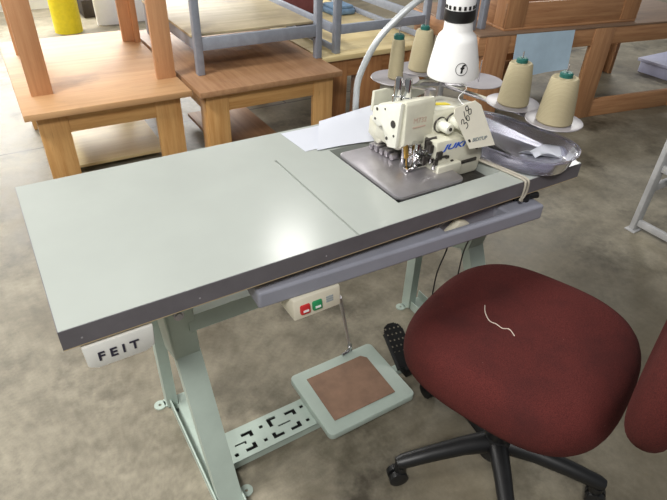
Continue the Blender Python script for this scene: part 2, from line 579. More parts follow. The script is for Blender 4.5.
# treadle pedal (slightly tipped towards the back)
px0, px1, py0, py1, pzz = .534, .828, .048, .290, .072
ped = G()
c_ = .018
def rrect(x0, x1, y0, y1, r, z, n=5):
    pts = []
    for cx, cy, a0 in ((x1 - r, y0 + r, -90), (x1 - r, y1 - r, 0), (x0 + r, y1 - r, 90), (x0 + r, y0 + r, 180)):
        for k in range(n + 1):
            a = R(a0 + 90 * k / n); pts.append((cx + r * math.cos(a), cy + r * math.sin(a), z))
    return pts
ped.prism(rrect(px0, px1, py0, py1, .016, pzz - .022), (0, 0, .022), .003)
po = obj('treadle_pedal', ped, 'stand', tb)
obj('pedal_mat', G().prism([(px0 + .036, py0 + .038, pzz), (px1 - .05, py0 + .036, pzz), (px1 - .046, py1 - .052, pzz), (px1 - .06, py1 - .036, pzz), (px0 + .040, py1 - .036, pzz)], (0, 0, .003), .001), 'mat', po, label='worn brown board set in the pedal')
obj('hinge', G().box(px0 + .004, px0 + .02, .125, .23, .030, .055, .003), 'stand', po)
obj('hinge', G().box(px1 - .02, px1 - .004, .13, .225, .030, .055, .003), 'stand', po)
# pull rod and ball joints
rd = G(); rd.cyl((.506, .000, .618), (.752, .292, .086), .004); 
ro = obj('pull_rod', rd, 'steel', tb)
jt = G(); jt.cyl((.741, .278, .112), (.753, .293, .080), .0075); jt.cyl((.752, .291, .085), (.738, .286, .066), .006); jt.cyl((.718, .284, .074), (.756, .290, .074), .006)
obj('rod_joint', jt, 'chrome', ro)
# small perforated heel pedal
bp_ = G()
A = Vector((.878, .150, .066)); Bv = Vector((.905, .290, .118))
uu = (Bv - A).normalized(); ss = Vector((uu.y, -uu.x, 0)).normalized(); nn = ss.cross(uu)
Lp = (Bv - A).length
t = bmesh.new(); cache = {}
cells = G().cells([-.033 + .066 * i / 22 for i in range(23)], [Lp * j / 44 for j in range(45)],
    lambda i, j: None if ((i % 5 in (2, 3)) and (j % 6 in (2, 3)) and 14 < j < 42 and 1 < i < 20) or (((i + .5) / 22 - .5) ** 2 * 4 + max(0, (j + .5) / 44 - .78) ** 2 / .05 > 1.0) else .005, 0)
Mx = Matrix.Identity(4)
for r in range(3): Mx[r][0], Mx[r][1], Mx[r][2], Mx[r][3] = ss[r], uu[r], nn[r], A[r]
bmesh.ops.transform(cells.bm, matrix=Mx, verts=cells.bm.verts)
bk = obj('foot_lifter_pedal', cells, 'black', tb, label='black perforated foot pedal beside the treadle')
rim = G(); rim.tube([A - ss * .034 - uu * .005 + nn * .004, A - ss * .034 + uu * Lp * .78 + nn * .004], .006, 8)
rim.box(.862, .915, .135, .185, .035, .070, .004)
obj('pedal_arm', rim, 'black', bk)
obj('pedal_stem', G().cyl((.88, .16, .06), (.88, .178, .03), .008), 'steel', bk)

# switch box with red and green buttons
sw = G().prism([(.393, -.014, .612), (.500, -.014, .612), (.500, -.008, .659), (.393, -.008, .659)], (0, .06, 0), .004)
swo = obj('switch_box', sw, 'boxcream', tb, label='cream switch box with red and green buttons')
nf = Vector((0, -.977, -.0)).normalized()
def swp(a, b):  # point on the front face of the switch box
    f = (b - .612) / .047
    return Vector((a, -.014 + .006 * f - .0005, b))
for nm, mt, a in (('stop_button', 'red', .418), ('start_button', 'green', .445)):
    bt = obj(nm, G().obox(swp(a, .634), (.0110, 0, 0), (0, .004, 0), (0, .0020, .0100), .003), mt, swo, label=('red' if mt == 'red' else 'green') + ' push button')
    obj('button_mark', G().obox(swp(a, .632) + Vector((0, -.0046, 0)), (.006, 0, 0), (0, .0006, 0), (0, .0004, .002)), 'white', bt)
gm = G()
for k in range(3): gm.obox(swp(.474, .642 - k * .005), (.008, 0, 0), (0, .0006, 0), (0, .0003, .0016))
obj('switch_print', gm, 'print_grey', swo)
obj('cable', G().tube(spline([(.498, .02, .640), (.515, .03, .64), (.54, .06, .65), (.56, .12, .662)]), .004, 8), 'black', swo)

# white box with lettering under the front left corner
fb = G().prism([(.024, .001, .712), (.137, .001, .712), (.134, .001, .668), (.118, .001, .660), (.040, .001, .660), (.026, .001, .668)], (0, .07, 0), .003)
fbo = obj('lamp_ballast_box', fb, 'whitebox', tb, label='white box lettered FEIT under the left end')
obj('lettering', text_geo('F E I T', (.043, -.0004, .677), (1, 0, 0), (0, 0, 1), .025, .0008, True), 'ink', fbo)

# straps hanging under the board
for pts in ([(.835, .04, .672), (.838, .045, .60), (.825, .05, .53), (.822, .05, .46)], [(.905, .04, .672), (.91, .04, .63), (.898, .045, .57), (.895, .045, .50)]):
    obj('strap', G().tube(spline(pts), .0045, 8, squash=.4), 'black', tb)

# ------------------------------------------------------------------ overlock machine
mc = thing('sewing_machine', 'cream overlock sewing machine set into the white tabletop', 'sewing machine', (.88, .22, .70))
cp = G().prism(rrect(.687, .88, .066, .312, .018, .757), (0, 0, .010), .0028)
obj('cloth_plate', cp, 'plate', mc, label='shiny steel cloth plate with rounded corner')
# pan under the plate and machine, closes the cutout
obj('oil_pan', G().box(.69, .98, .068, .34, .7075, .735, .004), 'darksteel', mc)
body = G().prism([(.835, .125, .735), (.975, .125, .735), (.985, .125, .775), (.978, .128, .815), (.955, .130, .836), (.835, .130, .838)], (0, .19, 0), .008)
bodo = obj('looper_cover', body, 'cream', mc)
obj('base_block', G().box(.833, .905, .112, .16, .752, .783, .004), 'cream', mc)
obj('brand_lettering', stretch_text('JUKI', (.855, .1275, .815), (1, 0, -.02), (0, .06, 1), .018, 1.9, .001), 'blue', bodo, label='blue brand lettering')
for x, z, a, b in ((.843, .805, .008, .010), (.835, .79, .006, .008), (.868, .797, .005, .003), (.855, .80, .012, .002), (.94, .772, .024, .004), (.885, .782, .004, .004), (.96, .80, .003, .003)):
    obj('latch', G().obox((x, .1265, z), (a, 0, 0), (0, .003, 0), (0, 0, b), .0012), 'darksteel', bodo)
# upper head
head = G().prism([(.776, .175, .822), (.776, .180, .918), (.776, .188, .924), (.776, .288, .884), (.776, .29, .80), (.776, .20, .80)], (.085, 0, 0), .006)
hd = obj('head', head, 'cream', mc)
obj('model_lettering', text_geo('M732', (.797, .1765, .872), (1, 0, -.02), (0, .06, 1), .017, .0006), 'rust', hd, label='faded red print')
obj('print_line', G().obox((.815, .1768, .862), (.018, 0, 0), (0, .0016, 0), (0, .0005, .0012)), 'rust', hd)
# left face plate
fp = G().prism([(.776, .186, .921), (.776, .288, .881), (.776, .290, .846), (.776, .262, .838), (.776, .248, .846), (.776, .222, .803), (.776, .190, .812)], (-.012, 0, 0), .004)
fpo = obj('face_plate', fp, 'creamw', mc, label='bright white face plate on the left end')
for y, z, r_ in ((.27, .880, .004), (.206, .866, .009), (.275, .855, .003), (.24, .89, .0025), (.225, .825, .004), (.20, .84, .003)):
    obj('face_screw', G().lathe([(0, .0015), (r_, .001), (r_, -.003)], (.764, y, z), (-1, 0, 0), 14), 'darksteel', fpo)
obj('side_cover', G().prism([(.778, .292, .84), (.778, .318, .845), (.778, .32, .80), (.778, .278, .785), (.778, .262, .80)], (.05, 0, 0), .004), 'cream', mc)
# top cover and yellow sticker
arm_ = G().prism([(.855, .168, .800), (.855, .172, .886), (.855, .180, .893), (.855, .30, .868), (.855, .30, .80)], (.125, 0, 0), .006)
obj('arm_block', arm_, 'cream', mc)
tc = G().prism([(.857, .176, .890), (.985, .172, .872), (.985, .215, .866), (.857, .222, .884)], (0, .002, .010), .004)
tco = obj('top_cover', tc, 'creamw', mc)
obj('sticker', G().prism([(.862, .196, .8973), (.918, .194, .8896), (.920, .213, .8870), (.864, .215, .8946)], (0, 0, .0018)), 'yellowlabel', tco, label='yellow sticker')
# chrome thread posts on top
for x, y in ((.795, .240), (.808, .222)):
    obj('thread_post', G().lathe([(0, .052), (.007, .052), (.009, .046), (.009, .012), (.011, .010), (.011, -.006)], (x, y, .906), (0, 0, 1), 18), 'chrome', mc)
obj('thread_guide', G().tube(spline([(.84, .27, .885), (.845, .27, .912), (.87, .265, .915), (.905, .262, .905)]), .003, 8).box(.90, .922, .25, .27, .865, .908, .003), 'steel', mc)
# tension knobs facing front
for x, z in ((.873, .858), (.908, .861)):
    k = obj('tension_knob', G().lathe([(0, .036), (.010, .036), (.0125, .033), (.0125, .004), (.016, .004), (.016, 0)], (x, .172, z), (0, -1, .05), 22), 'creamw', mc)
    obj('tension_disc', G().lathe([(.0175, .006), (.0185, .004), (.0185, 0), (.017, -.002)], (x, .172, z), (0, -1, .05), 22), 'darksteel', k)
    obj('knob_screw', G().lathe([(0, .039), (.004, .0385), (.004, .034)], (x, .172, z), (0, -1, .05), 12), 'darksteel', k)
# needle bar, presser foot and looper linkage
nb_ = G(); nb_.cyl((.786, .182, .825), (.790, .178, .79), .006); nb_.cyl((.790, .178, .79), (.792, .176, .767), .0018, n=8)
obj('needle_bar', nb_, 'brass', mc)
pf = G(); pf.box(.775, .83, .150, .170, .768, .775, .002); pf.box(.800, .812, .155, .185, .772, .83, .003); pf.cyl((.80, .20, .765), (.80, .20, .83), .006)
obj('presser_foot', pf, 'chrome', mc)
rr = random.Random(3)
for k in range(16):
    lk = G()
    x, y, z = rr.uniform(.80, .838), rr.uniform(.135, .20), rr.uniform(.775, .835)
    if k % 2: lk.cyl((x, y, z), (x + rr.uniform(-.02, .02), y + rr.uniform(-.02, .01), z + rr.uniform(.008, .028)), rr.uniform(.002, .006), n=10)
    else: lk.box(x - .006, x + .006, y - .005, y + .005, z - .01, z + .01, .002)
    obj('looper_link', lk, 'darksteel', mc)
for k in range(12):
    lk = G()
    x, y, z = rr.uniform(.795, .84), rr.uniform(.122, .18), rr.uniform(.778, .83)
    if k % 2: lk.cyl((x, y, z), (x + rr.uniform(-.012, .012), y - .012, z + rr.uniform(-.01, .02)), rr.uniform(.003, .006), n=12)
    else: lk.box(x - .004, x + .007, y - .004, y + .004, z - .007, z + .006, .0015)
    obj('looper_arm', lk, 'chrome', mc)
for k in range(5):
    y = .215 + k * .018
    obj('feed_guard', G().box(.778 - .002 * k, .80, y, y + .012, .768, .782 + .003 * (k % 2), .002), 'steel', mc)
obj('back_housing', G().box(.80, .98, .285, .325, .735, .862, .008), 'cream', mc)
obj('pulley', G().lathe([(0, .03), (.03, .03), (.038, .022), (.038, .006), (.03, 0), (0, 0)], (.982, .23, .838), (1, 0, 0), 28), 'black', mc)

# ------------------------------------------------------------------ thread stand + cones
ZD = .85
discs = [(.983, .491), (1.098, .523), (1.182, .369), (1.143, .203), (1.145, .072)]
stn = thing('thread_stand', 'thread stand of grey round cone trays at the back right of the tabletop', 'thread stand', (1.13, .46, ZT))
obj('stand_base', G().lathe([(0, .012), (.022, .012), (.03, .004), (.03, 0)], (1.13, .46, ZT), (0, 0, 1), 24), 'steel', stn)
obj('stand_pole', G().cyl((1.13, .46, ZT), (1.13, .46, .84), .009), 'steel', stn)
for i, (x, y) in enumerate(discs):
    a = G(); a.tube(spline([(1.13, .46, .822), ((1.13 + x) / 2 + .015, (.46 + y) / 2, .828), (x, y, .838)]), .005, 8); a.cyl((x, y, .834), (x, y, .849), .009)
    obj('arm', a, 'cream' if i in (1, 3) else 'steel', stn)
    d = obj('cone_tray', G().lathe([(0, 0), (.055, 0), (.066, .004), (.068, .006), (.067, .0075), (.055, .004), (0, .004)], (x, y, ZD - .002), (0, 0, 1), 40), 'disc', stn)
    h = (.142, .14, .06, .132, .138)[i]
    obj('spindle', G().cyl((x, y, ZD), (x, y, ZD + h), .0016, n=8), 'steel', d)
obj('bracket_plate', G().prism([(.885, .452, .788), (1.02, .468, .788), (1.10, .478, .80), (1.10, .478, .838), (.888, .452, .842)], (-.001, .010, 0), .002), 'cream', stn)
def cone(i, prof, label, tip_r):
    x, y = discs[i]
    c = thing('thread_cone', label, 'thread cone', (x, y, ZD + .0022), 0, 'cones of tan thread on the thread stand')
    obj('thread_body', G().lathe(prof, (x, y, ZD + .0022)), 'thread', c)
    zt = ZD + .0022 + prof[-1][1]
    obj('spool_tip', G().lathe([(.0035, 0), (tip_r, -.001), (tip_r, .008), (tip_r - .003, .011), (.0035, .011)], (x, y, zt), n=20, closed=True), 'tip', c, label='green plastic spool tip')
    return c
def big(h, r0, r1): return [(.004, 0), (r0 - .003, 0), (r0, .004), (r0 * .72 + r1 * .28 + .0008, h * .3), (r0 * .42 + r1 * .58 + .001, h * .6), (r1, h - .004), (r1 - .003, h - .0005), (.004, h)]
cone(0, big(.108, .021, .0165), 'nearly used slim cone of tan thread under the gooseneck', .0145)
cone(1, big(.112, .036, .024), 'tan thread cone half hidden behind the white lamp shade', .013)
cone(3, big(.104, .0395, .0285), 'fat tan thread cone in front of the blue sheet', .014)
cone(4, big(.107, .0425, .0315), 'tan thread cone on the rightmost tray, nearest the table end', .015)
# dark foot ring of cone one
# ------------------------------------------------------------------ work lamp
LC = Vector((.915, .2, .960)); 
lt = Vector((.908, .2, 1.085)); la = (lt - LC).normalized()
lm = thing('work_lamp', 'white bell-shaped work lamp on a grey gooseneck over the sewing machine', 'lamp', (.876, .517, .70))
sh = G().lathe([(.030, .118), (.031, .100), (.033, .093), (.0405, .086), (.044, .076), (.0535, .032), (.0578, .006), (.0575, .0), (.055, .0), (.051, .035), (.040, .078), (.026, .10), (0, .10)], LC, la, 48)
sho = obj('lamp_shade', sh, 'white', lm)
obj('bulb', G().lathe([(0, .018), (.02, .022), (.032, .045), (.03, .07), (.018, .11)], LC, la, 24), 'paper', lm)
obj('shade_collar', G().lathe([(0, .117), (.031, .117), (.0335, .121), (.0325, .141), (0, .141)], LC, la, 40), 'black', lm, label='black collar above the shade')
kn = G().lathe([(0, .141), (.031, .141), (.031, .161), (.024, .18), (.012, .185), (0, .185)], LC, la, 40)
kno = obj('lamp_cap', kn, 'white', lm)
kd = G()
uu_ = la.orthogonal().normalized(); ww_ = la.cross(uu_)
for k in range(18):
    a = 2 * PI * k / 18; rdv = uu_ * math.cos(a) + ww_ * math.sin(a)
    kd.obox(LC + la * .147 + rdv * .031, rdv * .0015, la.cross(rdv) * .0026, la * .0035)
obj('vent_slot', kd, 'black', kno)
# round emblem on the shade, facing the camera side
emb_dir = Vector((CAM.x - LC.x, CAM.y - LC.y, 0)).normalized()
emb_dir = Matrix.Rotation(R(20), 3, 'Z') @ emb_dir
def shade_r(h): return .0535 + (.0440 - .0535) * (h - .032) / .044 if h > .032 else .0535 + .0043 * (.032 - h) / .026
def on_shade(u, v, off):
    h = .028 + v; r_ = shade_r(h) + off
    a = u / .0535
    d_ = Matrix.Rotation(a, 3, la) @ emb_dir
    return LC + la * h + d_ * r_
rg_ = G()
rg_.tube([on_shade(.0128 * math.cos(2 * PI * k / 40), .0128 * math.sin(2 * PI * k / 40), .0004) for k in range(41)], .0006, 6, cap=False)
emo = obj('emblem', rg_, 'blackink', sho, label='black letter f in a thin ring')
fl = text_geo('f', (-.0032, -.0075, 0), (1, 0, 0), (0, 1, 0), .024, .0012, True, slant=.15)
for v in fl.bm.verts: v.co = on_shade(v.co.x * 1.25, v.co.y, .0006 + v.co.z)
obj('emblem_letter', fl, 'blackink', emo)
pth = [(.876, .517, .735), (.872, .515, .80), (.876, .510, .87), (.915, .495, .960), (.985, .48, 1.03), (1.07, .46, 1.095), (1.10, .41, 1.19), (1.05, .32, 1.25), (.96, .23, 1.235), (.905, .2, 1.19), (.9045, .2, 1.135)]
sp_ = spline(pth, 14)
gn = G()
cum = 0
rads = [.0085 + (.0006 if k % 2 else 0) for k in range(len(sp_))]
gn.tube(sp_, rads, 14)
obj('gooseneck', gn, 'gooseneck', lm)
obj('lamp_clamp', G().box(.856, .896, .5005, .532, .70, .748, .004), 'gooseneck', lm)

# ------------------------------------------------------------------ price tag
tg = [Vector((.856, .126, .913)), Vector((.936, .126, .923)), Vector((.990, .100, .812)), Vector((.908, .100, .819))]
t0 = thing('price_tag', 'cream card price tag marked 368 hanging on the sewing machine', 'tag', (.93, .1075, .81))
def tp(u, v, off=0.):  # u right, v up on the tag
    a = tg[3].lerp(tg[2], u); b = tg[0].lerp(tg[1], u)
    p = a.lerp(b, v); return Vector((p.x, p.y - off, p.z))
tgo = obj('tag_card', G().prism([tp(0, 0), tp(1, 0), tp(1, .88), tp(.86, 1), tp(.14, 1), tp(0, .86)], (0, .0012, 0)), 'tag', t0)
def smooth(pts): 
    return [(p.x, p.y) for p in spline([(a, b, 0) for a, b in pts], 5)]
hw = G()
# the three digits climb from lower left to upper right
def digit(pts, ox, oy, sx, sy, rot):
    c, s = math.cos(rot), math.sin(rot)
    q = []
    for a, b in smooth(pts):
        a *= sx; b *= sy
        q.append(tp(ox + a * c - b * s * .75, oy + (a * s + b * c), .0009))
    hw.tube(q, .0009, 6)
digit([(0, .85), (.5, 1), (.75, .75), (.35, .55), (.8, .35), (.6, .02), (0, .12)], .20, .47, .20, .23, R(40))
digit([(.7, 1), (.25, .7), (.05, .3), (.35, 0), (.75, .2), (.5, .48), (.1, .3)], .36, .62, .19, .22, R(40))
digit([(.5, .52), (.1, .75), (.4, 1), (.8, .8), (.5, .52), (.05, .25), (.4, 0), (.85, .2), (.5, .52)], .50, .74, .19, .20, R(40))
obj('handwriting', hw, 'blackink', tgo)
lo_ = tp(.08, .175, .0008)
xd = tp(1, .17) - tp(0, .17)
obj('tag_print', text_geo('BIDITUP', tp(.20, .165, .0008), xd, (0, 0, 1), .0125, .0006, True), 'print_grey', tgo)
obj('tag_mark', G().prism([tp(.08, .165, .0008), tp(.16, .165, .0008), tp(.165, .235, .0008), tp(.085, .235, .0008)], (0, .0006, 0)), 'blackink', tgo)
obj('tag_string', G().tube(spline([tp(.5, .93, .001), tp(.52, 1.02, -.004) + Vector((0, .02, .004)), (.915, .15, .945), (.92, .19, .946)]), .0009, 6), 'white', tgo)

# ------------------------------------------------------------------ papers
def paper(c00, c10, c11, c01, lift, label, n=12):
    c00, c10, c11, c01 = map(Vector, (c00, c10, c11, c01))
    grid = []
    for i in range(n + 1):
        row = []
        for j in range(n + 1):
            u, v = i / n, j / n
            p = c00.lerp(c10, u).lerp(c01.lerp(c11, u), v)
            p = Vector((p.x, p.y, p.z + lift(u, v)))
            row.append(p)
        grid.append(row)
    return single('paper_sheet', G().sheet(grid, .0006), 'paper', label, 'paper', group='white paper sheets on the tabletop')
paper((.628, .366, .7608), (.80, .370, .7608), (.80, .487, .7608), (.622, .487, .7608), lambda u, v: 0, 'flat white paper sheet lying under the curled sheet, its corner showing at left')
paper((.655, .356, .7622), (.832, .331, .7622), (.935, .497, .7660), (.744, .498, .7625), lambda u, v: .010 * math.sin(PI * min(1, u * 1.0)) * (1 - v) * .3 + .02 * v * math.sin(PI * v * .5) * (.25 + .75 * u) + .006 * math.sin(PI * v), 'curled white paper sheet leaning up behind the sewing machine')

# ------------------------------------------------------------------ clear waste tray with scrap
tr = thing('waste_tray', 'clear lilac plastic tray at the right end of the tabletop, under the thread cones', 'tray', (1.11, .16, ZT))
def oval(cx, cy, a, b, z, rot, n=44):
    c, s = math.cos(rot), math.sin(rot)
    out = []
    for k in range(n):
        t_ = 2 * PI * k / n
        ct, st = math.cos(t_), math.sin(t_)
        x = a * math.copysign(abs(ct) ** .75, ct); y = b * math.copysign(abs(st) ** .75, st)
        out.append(Vector((cx + x * c - y * s, cy + x * s + y * c, z)))
    return out
tg_ = G()
rings = [oval(1.074, .140, a, b, z, R(14)) for a, b, z in ((.085, .15, .7612), (.094, .162, .768), (.100, .172, .805), (.106, .178, .807), (.106, .178, .803), (.098, .169, .801), (.090, .158, .770), (.082, .146, .7642))]
vr = [[tg_.bm.verts.new(p) for p in r_] for r_ in rings]
for a, b in zip(vr, vr[1:]):
    for k in range(44): tg_.bm.faces.new((a[k], a[(k + 1) % 44], b[(k + 1) % 44], b[k]))
tg_.bm.faces.new(vr[0]); tg_.bm.faces.new(vr[-1])
obj('tray_shell', tg_, 'acrylic', tr)
obj('tray_handle', G().box(1.035, 1.05, .09, .16, .772, .778, .002), 'black', tr)
single('paper_scrap', G().sheet([[(1.09 + .095 * i / 6, .055 + .05 * j / 4 - .03 * i / 6, .775 + .010 * math.sin(i * .9 + j)) for j in range(5)] for i in range(7)], .0008), 'paper', 'torn white paper scrap lying in the clear plastic tray', 'paper')

# ------------------------------------------------------------------ cord looped over the front edge
cg = G()
for dx in (0, .010):
    cg.tube(spline([(.975 + dx, .13, .764), (.985 + dx, .08, .764), (.995 + dx, .03, .764), (.999 + dx, .002, .763), (.999 + dx, -.005, .755), (.998 + dx, -.0055, .73), (.993 + dx * .4, -.0055, .714)], 6), .0028, 8)
cg.tube([(.993, -.0055, .716), (1.0, -.0055, .712)], .0035, 8)
single('cord', cg, 'cordm', 'grey cord looped over the table front edge right of the machine', 'cord')

# ------------------------------------------------------------------ office chair
ch = thing('office_chair', 'worn dark red fabric office chair on a black five-star base', 'chair', (.90, -.20, 0), R(19.9))
SEAT_DY = .03
def cushion(hw_, hd_, zc, th, dome, wf, n=56, m=10, ex=2.7, taper=0., dy=0., dx=0.):
    """rounded cushion in local XY: half width, half depth, underside height, side height, dome, front waterfall"""
    g = G(); bm = g.bm
    rings = []
    prof = [(.80, 0), (.93, .05), (.985, .22), (1.0, .45), (.99, .66), (.955, .84), (.89, .95), (.80, 1.0), (.6, 1.04), (.4, 1.02), (.2, .99)]
    for f, h in prof:
        ring = []
        for k in range(n):
            t_ = 2 * PI * k / n
            ct, st = math.cos(t_), math.sin(t_)
            x = hw_ * math.copysign(abs(ct) ** (2 / ex), ct) * f
            y = hd_ * math.copysign(abs(st) ** (2 / ex), st) * f
            x *= 1 + taper * y / hd_
            z = zc + th * h
            yy = y / hd_
            z -= wf * max(0, yy - .35) ** 2
            z += dome * (abs(x) / hw_) ** 2 * (1 if h > .9 else .3) - (.004 if h > 1 else 0)
            ring.append(bm.verts.new((x + dx, y + dy, z)))
        rings.append(ring)
    for a, b in zip(rings, rings[1:]):
        for k in range(n): bm.faces.new((a[k], a[(k + 1) % n], b[(k + 1) % n], b[k]))
    bm.faces.new(rings[0][::-1])
    c = bm.verts.new((dx, dy, zc + th * .985))
    for k in range(n): bm.faces.new((rings[-1][k], rings[-1][(k + 1) % n], c))
    return g
so = obj('seat', cushion(.246, .257, .336, .142, .010, .045, taper=-.02, ex=2.9, dy=.028, dx=.038), 'fabric', ch, local=True, angle=80)
so.modifiers.new('sub', 'SUBSURF').render_levels = 1
obj('seat_pan', G().box(-.10, .17, -.13, .14, .312, .345, .01), 'black', ch, local=True)
obj('mechanism', G().box(-.05, .07, -.13, .08, .275, .315, .012), 'black', ch, local=True)
obj('column', G().cyl((0, 0, .09), (0, 0, .31), .026).cyl((0, 0, .10), (0, 0, .19), .034), 'black', ch, local=True)
# backrest
bk = cushion(.250, .34, 0, .085, .0, 0., ex=2.6)
Mb = Matrix.Translation((-.042, -.303, .83)) @ Matrix.Rotation(R(0), 4, 'X') @ Matrix(((-1, 0, 0, 0), (0, 0, 1, 0), (0, 1, 0, 0), (0, 0, 0, 1)))
bmesh.ops.transform(bk.bm, matrix=Mb, verts=bk.bm.verts)
bko = obj('backrest', bk, 'fabric', ch, local=True, angle=80)
bko.modifiers.new('sub', 'SUBSURF').render_levels = 1
obj('back_stem', G().tube(spline([(.07, -.06, .315), (.12, -.18, .315), (.15, -.29, .345), (.12, -.338, .50), (.06, -.318, .70)]), .014, 12, squash=1.5), 'black', ch, local=True)
# star base
hub = G().lathe([(0, .135), (.030, .135), (.036, .128), (.044, .09), (.044, .062), (0, .062)], n=28)
obj('base_hub', hub, 'black', ch, local=True)
for k in range(5):
    a = R(161 - 19.9 + 72 * k)
    d = Vector((math.cos(a), math.sin(a), 0)); n_ = Vector((-d.y, d.x, 0))
    leg = G()
    pts = [d * .02 + Vector((0, 0, .102)), d * .10 + Vector((0, 0, .104)), d * .19 + Vector((0, 0, .094)), d * .262 + Vector((0, 0, .082)), d * .278 + Vector((0, 0, .080))]
    leg.tube(pts, [.029, .024, .021, .019, .014], 14, squash=.9)
    lo = obj('base_leg', leg, 'black', ch, local=True)
    e_ = d * .264
    cg = G()
    cg.cyl(e_ + Vector((0, 0, .07)), e_ + Vector((0, 0, .045)), .016)
    off = n_ * .008
    cg.lathe([(0, .022), (.016, .022), (.025, .018), (.025, .004), (.018, .002), (0, .002)], e_ + Vector((0, 0, .0255)) + d * .006, n_, 22)
    cg.lathe([(0, .022), (.016, .022), (.025, .018), (.025, .004), (.018, .002), (0, .002)], e_ + Vector((0, 0, .0255)) + d * .006, -n_, 22)
    obj('caster', cg, 'black', lo, local=True)
# loose thread lying on the seat
from mathutils.bvhtree import BVHTree
bpy.context.view_layer.update()
tmp = bmesh.new(); tmp.from_mesh(so.evaluated_get(bpy.context.evaluated_depsgraph_get()).to_mesh())
tree = BVHTree.FromBMesh(tmp); tmp.free()
cmat = Matrix.Translation((.90, -.20, 0)) @ Matrix.Rotation(R(19.9), 4, 'Z')
inv = cmat.inverted()
def on_seat(x, y):
    q = inv @ Vector((x, y, 1.0))
    h = tree.ray_cast(Vector((q.x, q.y, 1.0)), Vector((0, 0, -1)))[0]
    return Vector((x, y, (h.z if h else .46) + .0013))
single('thread_scrap', G().tube([on_seat(p.x, p.y) for p in spline([(.890, -.062, 0), (.872, -.082, 0), (.860, -.108, 0), (.866, -.125, 0), (.868, -.142, 0), (.880, -.152, 0), (.874, -.174, 0)], 5)], .0012, 6), 'lint', 'loose white thread lying on the red chair seat', 'thread')

# ------------------------------------------------------------------ wooden tables
def wtable(name, label, org, ang, length, depth, h, M_, topm, lw=.13, lt=.03, th=.028, ap=.09, over=.02, legs=None, stretch=None, shelf=None, shelf_m=None, flip=False, z0=0., backrail=True, legh=None):
    t = thing(name, label, 'table', (org[0], org[1], z0), R(ang), 'low wooden workshop tables')
    def zz(a, b):
        return (a, b) if not flip else (h - b, h - a)
    a_, b_ = zz(h - th, h)
    obj('table_top', G().box(0, length, 0, depth, a_, b_, .004), topm, t, local=True)
    x0, x1, y0, y1 = over, length - over, over, depth - over
    a_, b_ = zz(h - th - ap, h - th)
    g = M_
    for (p, q, r_, s_, ax) in ((x0, x1, y0 + .004, y0 + .026, 'x'), (x0, x1, y1 - .026, y1 - .004, 'x'), (x0 + .004, x0 + .026, y0 + .026, y1 - .026, 'y'), (x1 - .026, x1 - .004, y0 + .026, y1 - .026, 'y')):
        obj('apron', G().box(p, q, r_, s_, a_, b_, .002), g[ax], t, local=True)
    la_, lb_ = zz(0, h - th)
    if legs is None: legs = [(x0, 1), (x1, -1)]
    for lx, sg in legs:
        for ly, sy in ((y0, 1), (y1, -1)):
            pts = [(0, 0), (lw, 0), (lw, lt), (lt, lt), (lt, lw * .8), (0, lw * .8)]
            poly = [Vector((lx + sg * p, ly + sy * q, la_)) for p, q in pts]
            obj('leg', G().prism(poly, (0, 0, lb_ - la_), .002), g['z'], t, local=True)
    if stretch:
        for (p, q, yy, za, zb) in stretch:
            obj('stretcher', G().box(p, q, yy, yy + .03, za, zb, .002), g['x'], t, local=True)
    if shelf:
        obj('lower_shelf', G().box(*shelf, .002), shelf_m or BRNTOP, t, local=True)
    return t
wtable('wooden_table', 'low oak table behind the left end of the sewing table, another table stacked on it', (.085, 1.705), -1.0, .695, 1.14, .46, OAK, OAKTOP, lw=.118, over=.045, shelf=(.16, .62, .34, .95, .03, .045), shelf_m=PALE)
wtable('wooden_table', 'tall oak table stacked on top of the low oak table at left', (.115, 1.885), -1.5, .69, .78, .80, STK, OAKTOP, lw=.088, z0=.46, over=.03)
wtable('wooden_table', 'low table with brown plywood top, right of the low oak table, metal rack on it', (.800, 1.645), -.6, .755, 1.15, .46, OAK, BRNTOP, lw=.112, over=.035, shelf=(.15, .50, .25, .75, .05, .07))
wtable('wooden_table', 'low wooden table with pale yellow top behind the gooseneck', (1.57, 1.86), -.6, .755, 1.25, .46, BRN, PALE, lw=.138, over=.02, ap=.10, legs=[(.035, 1), (.272, 1), (.735, -1)])
DA = -9.5
wtable('wooden_table', 'long reddish wooden table at right with blue sheet hanging on its front', (2.345, 1.50), DA, 1.85, .80, .58, RED, REDTOP, lw=.155, over=.0, ap=.10, th=.012,
       legs=[(.05, 1), (.975, -1), (1.84, -1)], stretch=[(.95, 1.72, .004, .0, .115), (.18, .83, .62, .10, .20)])
wtable('wooden_table', 'upturned wooden table resting on the long reddish table at right', (2.535, 1.515), DA, .98, .60, .62, RED, RED['x'], lw=.13, z0=.58, over=.0, ap=.13, th=.015, flip=True)

# ------------------------------------------------------------------ metal frames
def mframe(label, x0, x1, y0, y1, z0, rail, h, board=None, low=None, back=True):
    t = thing('metal_rack', label, 'rack', ((x0 + x1) / 2, (y0 + y1) / 2, z0), 0, 'blue grey metal racks standing on the wooden tables')
    w_ = .036
    for x in (x0, x1 - w_):
        for y in (y0, y1 - w_):
            obj('post', G().prism([(x, y, z0), (x + w_, y, z0), (x + w_, y + w_, z0), (x, y + w_, z0)], (0, 0, h), .003), 'metal', t)
    ra, rb = rail
    for y in (y0 + .002, y1 - w_ + .002):
        obj('rail', G().box(x0 + w_, x1 - w_, y, y + .02, ra, rb, .002), 'metal', t)
    for x in (x0 + .002, x1 - w_ + .002):
        obj('rail', G().box(x, x + .02, y0 + w_, y1 - w_, ra, rb, .002), 'metal', t)
    if low:
        for x in (x0 + .002, x1 - w_ + .002):
            obj('rail', G().box(x, x + .02, y0 + w_, y1 - w_, *low, .002), 'metal', t)
    if board:
        obj('shelf_board', G().box(*board, rb + .0005, rb + .013, .002), PLYG, t)
    return t
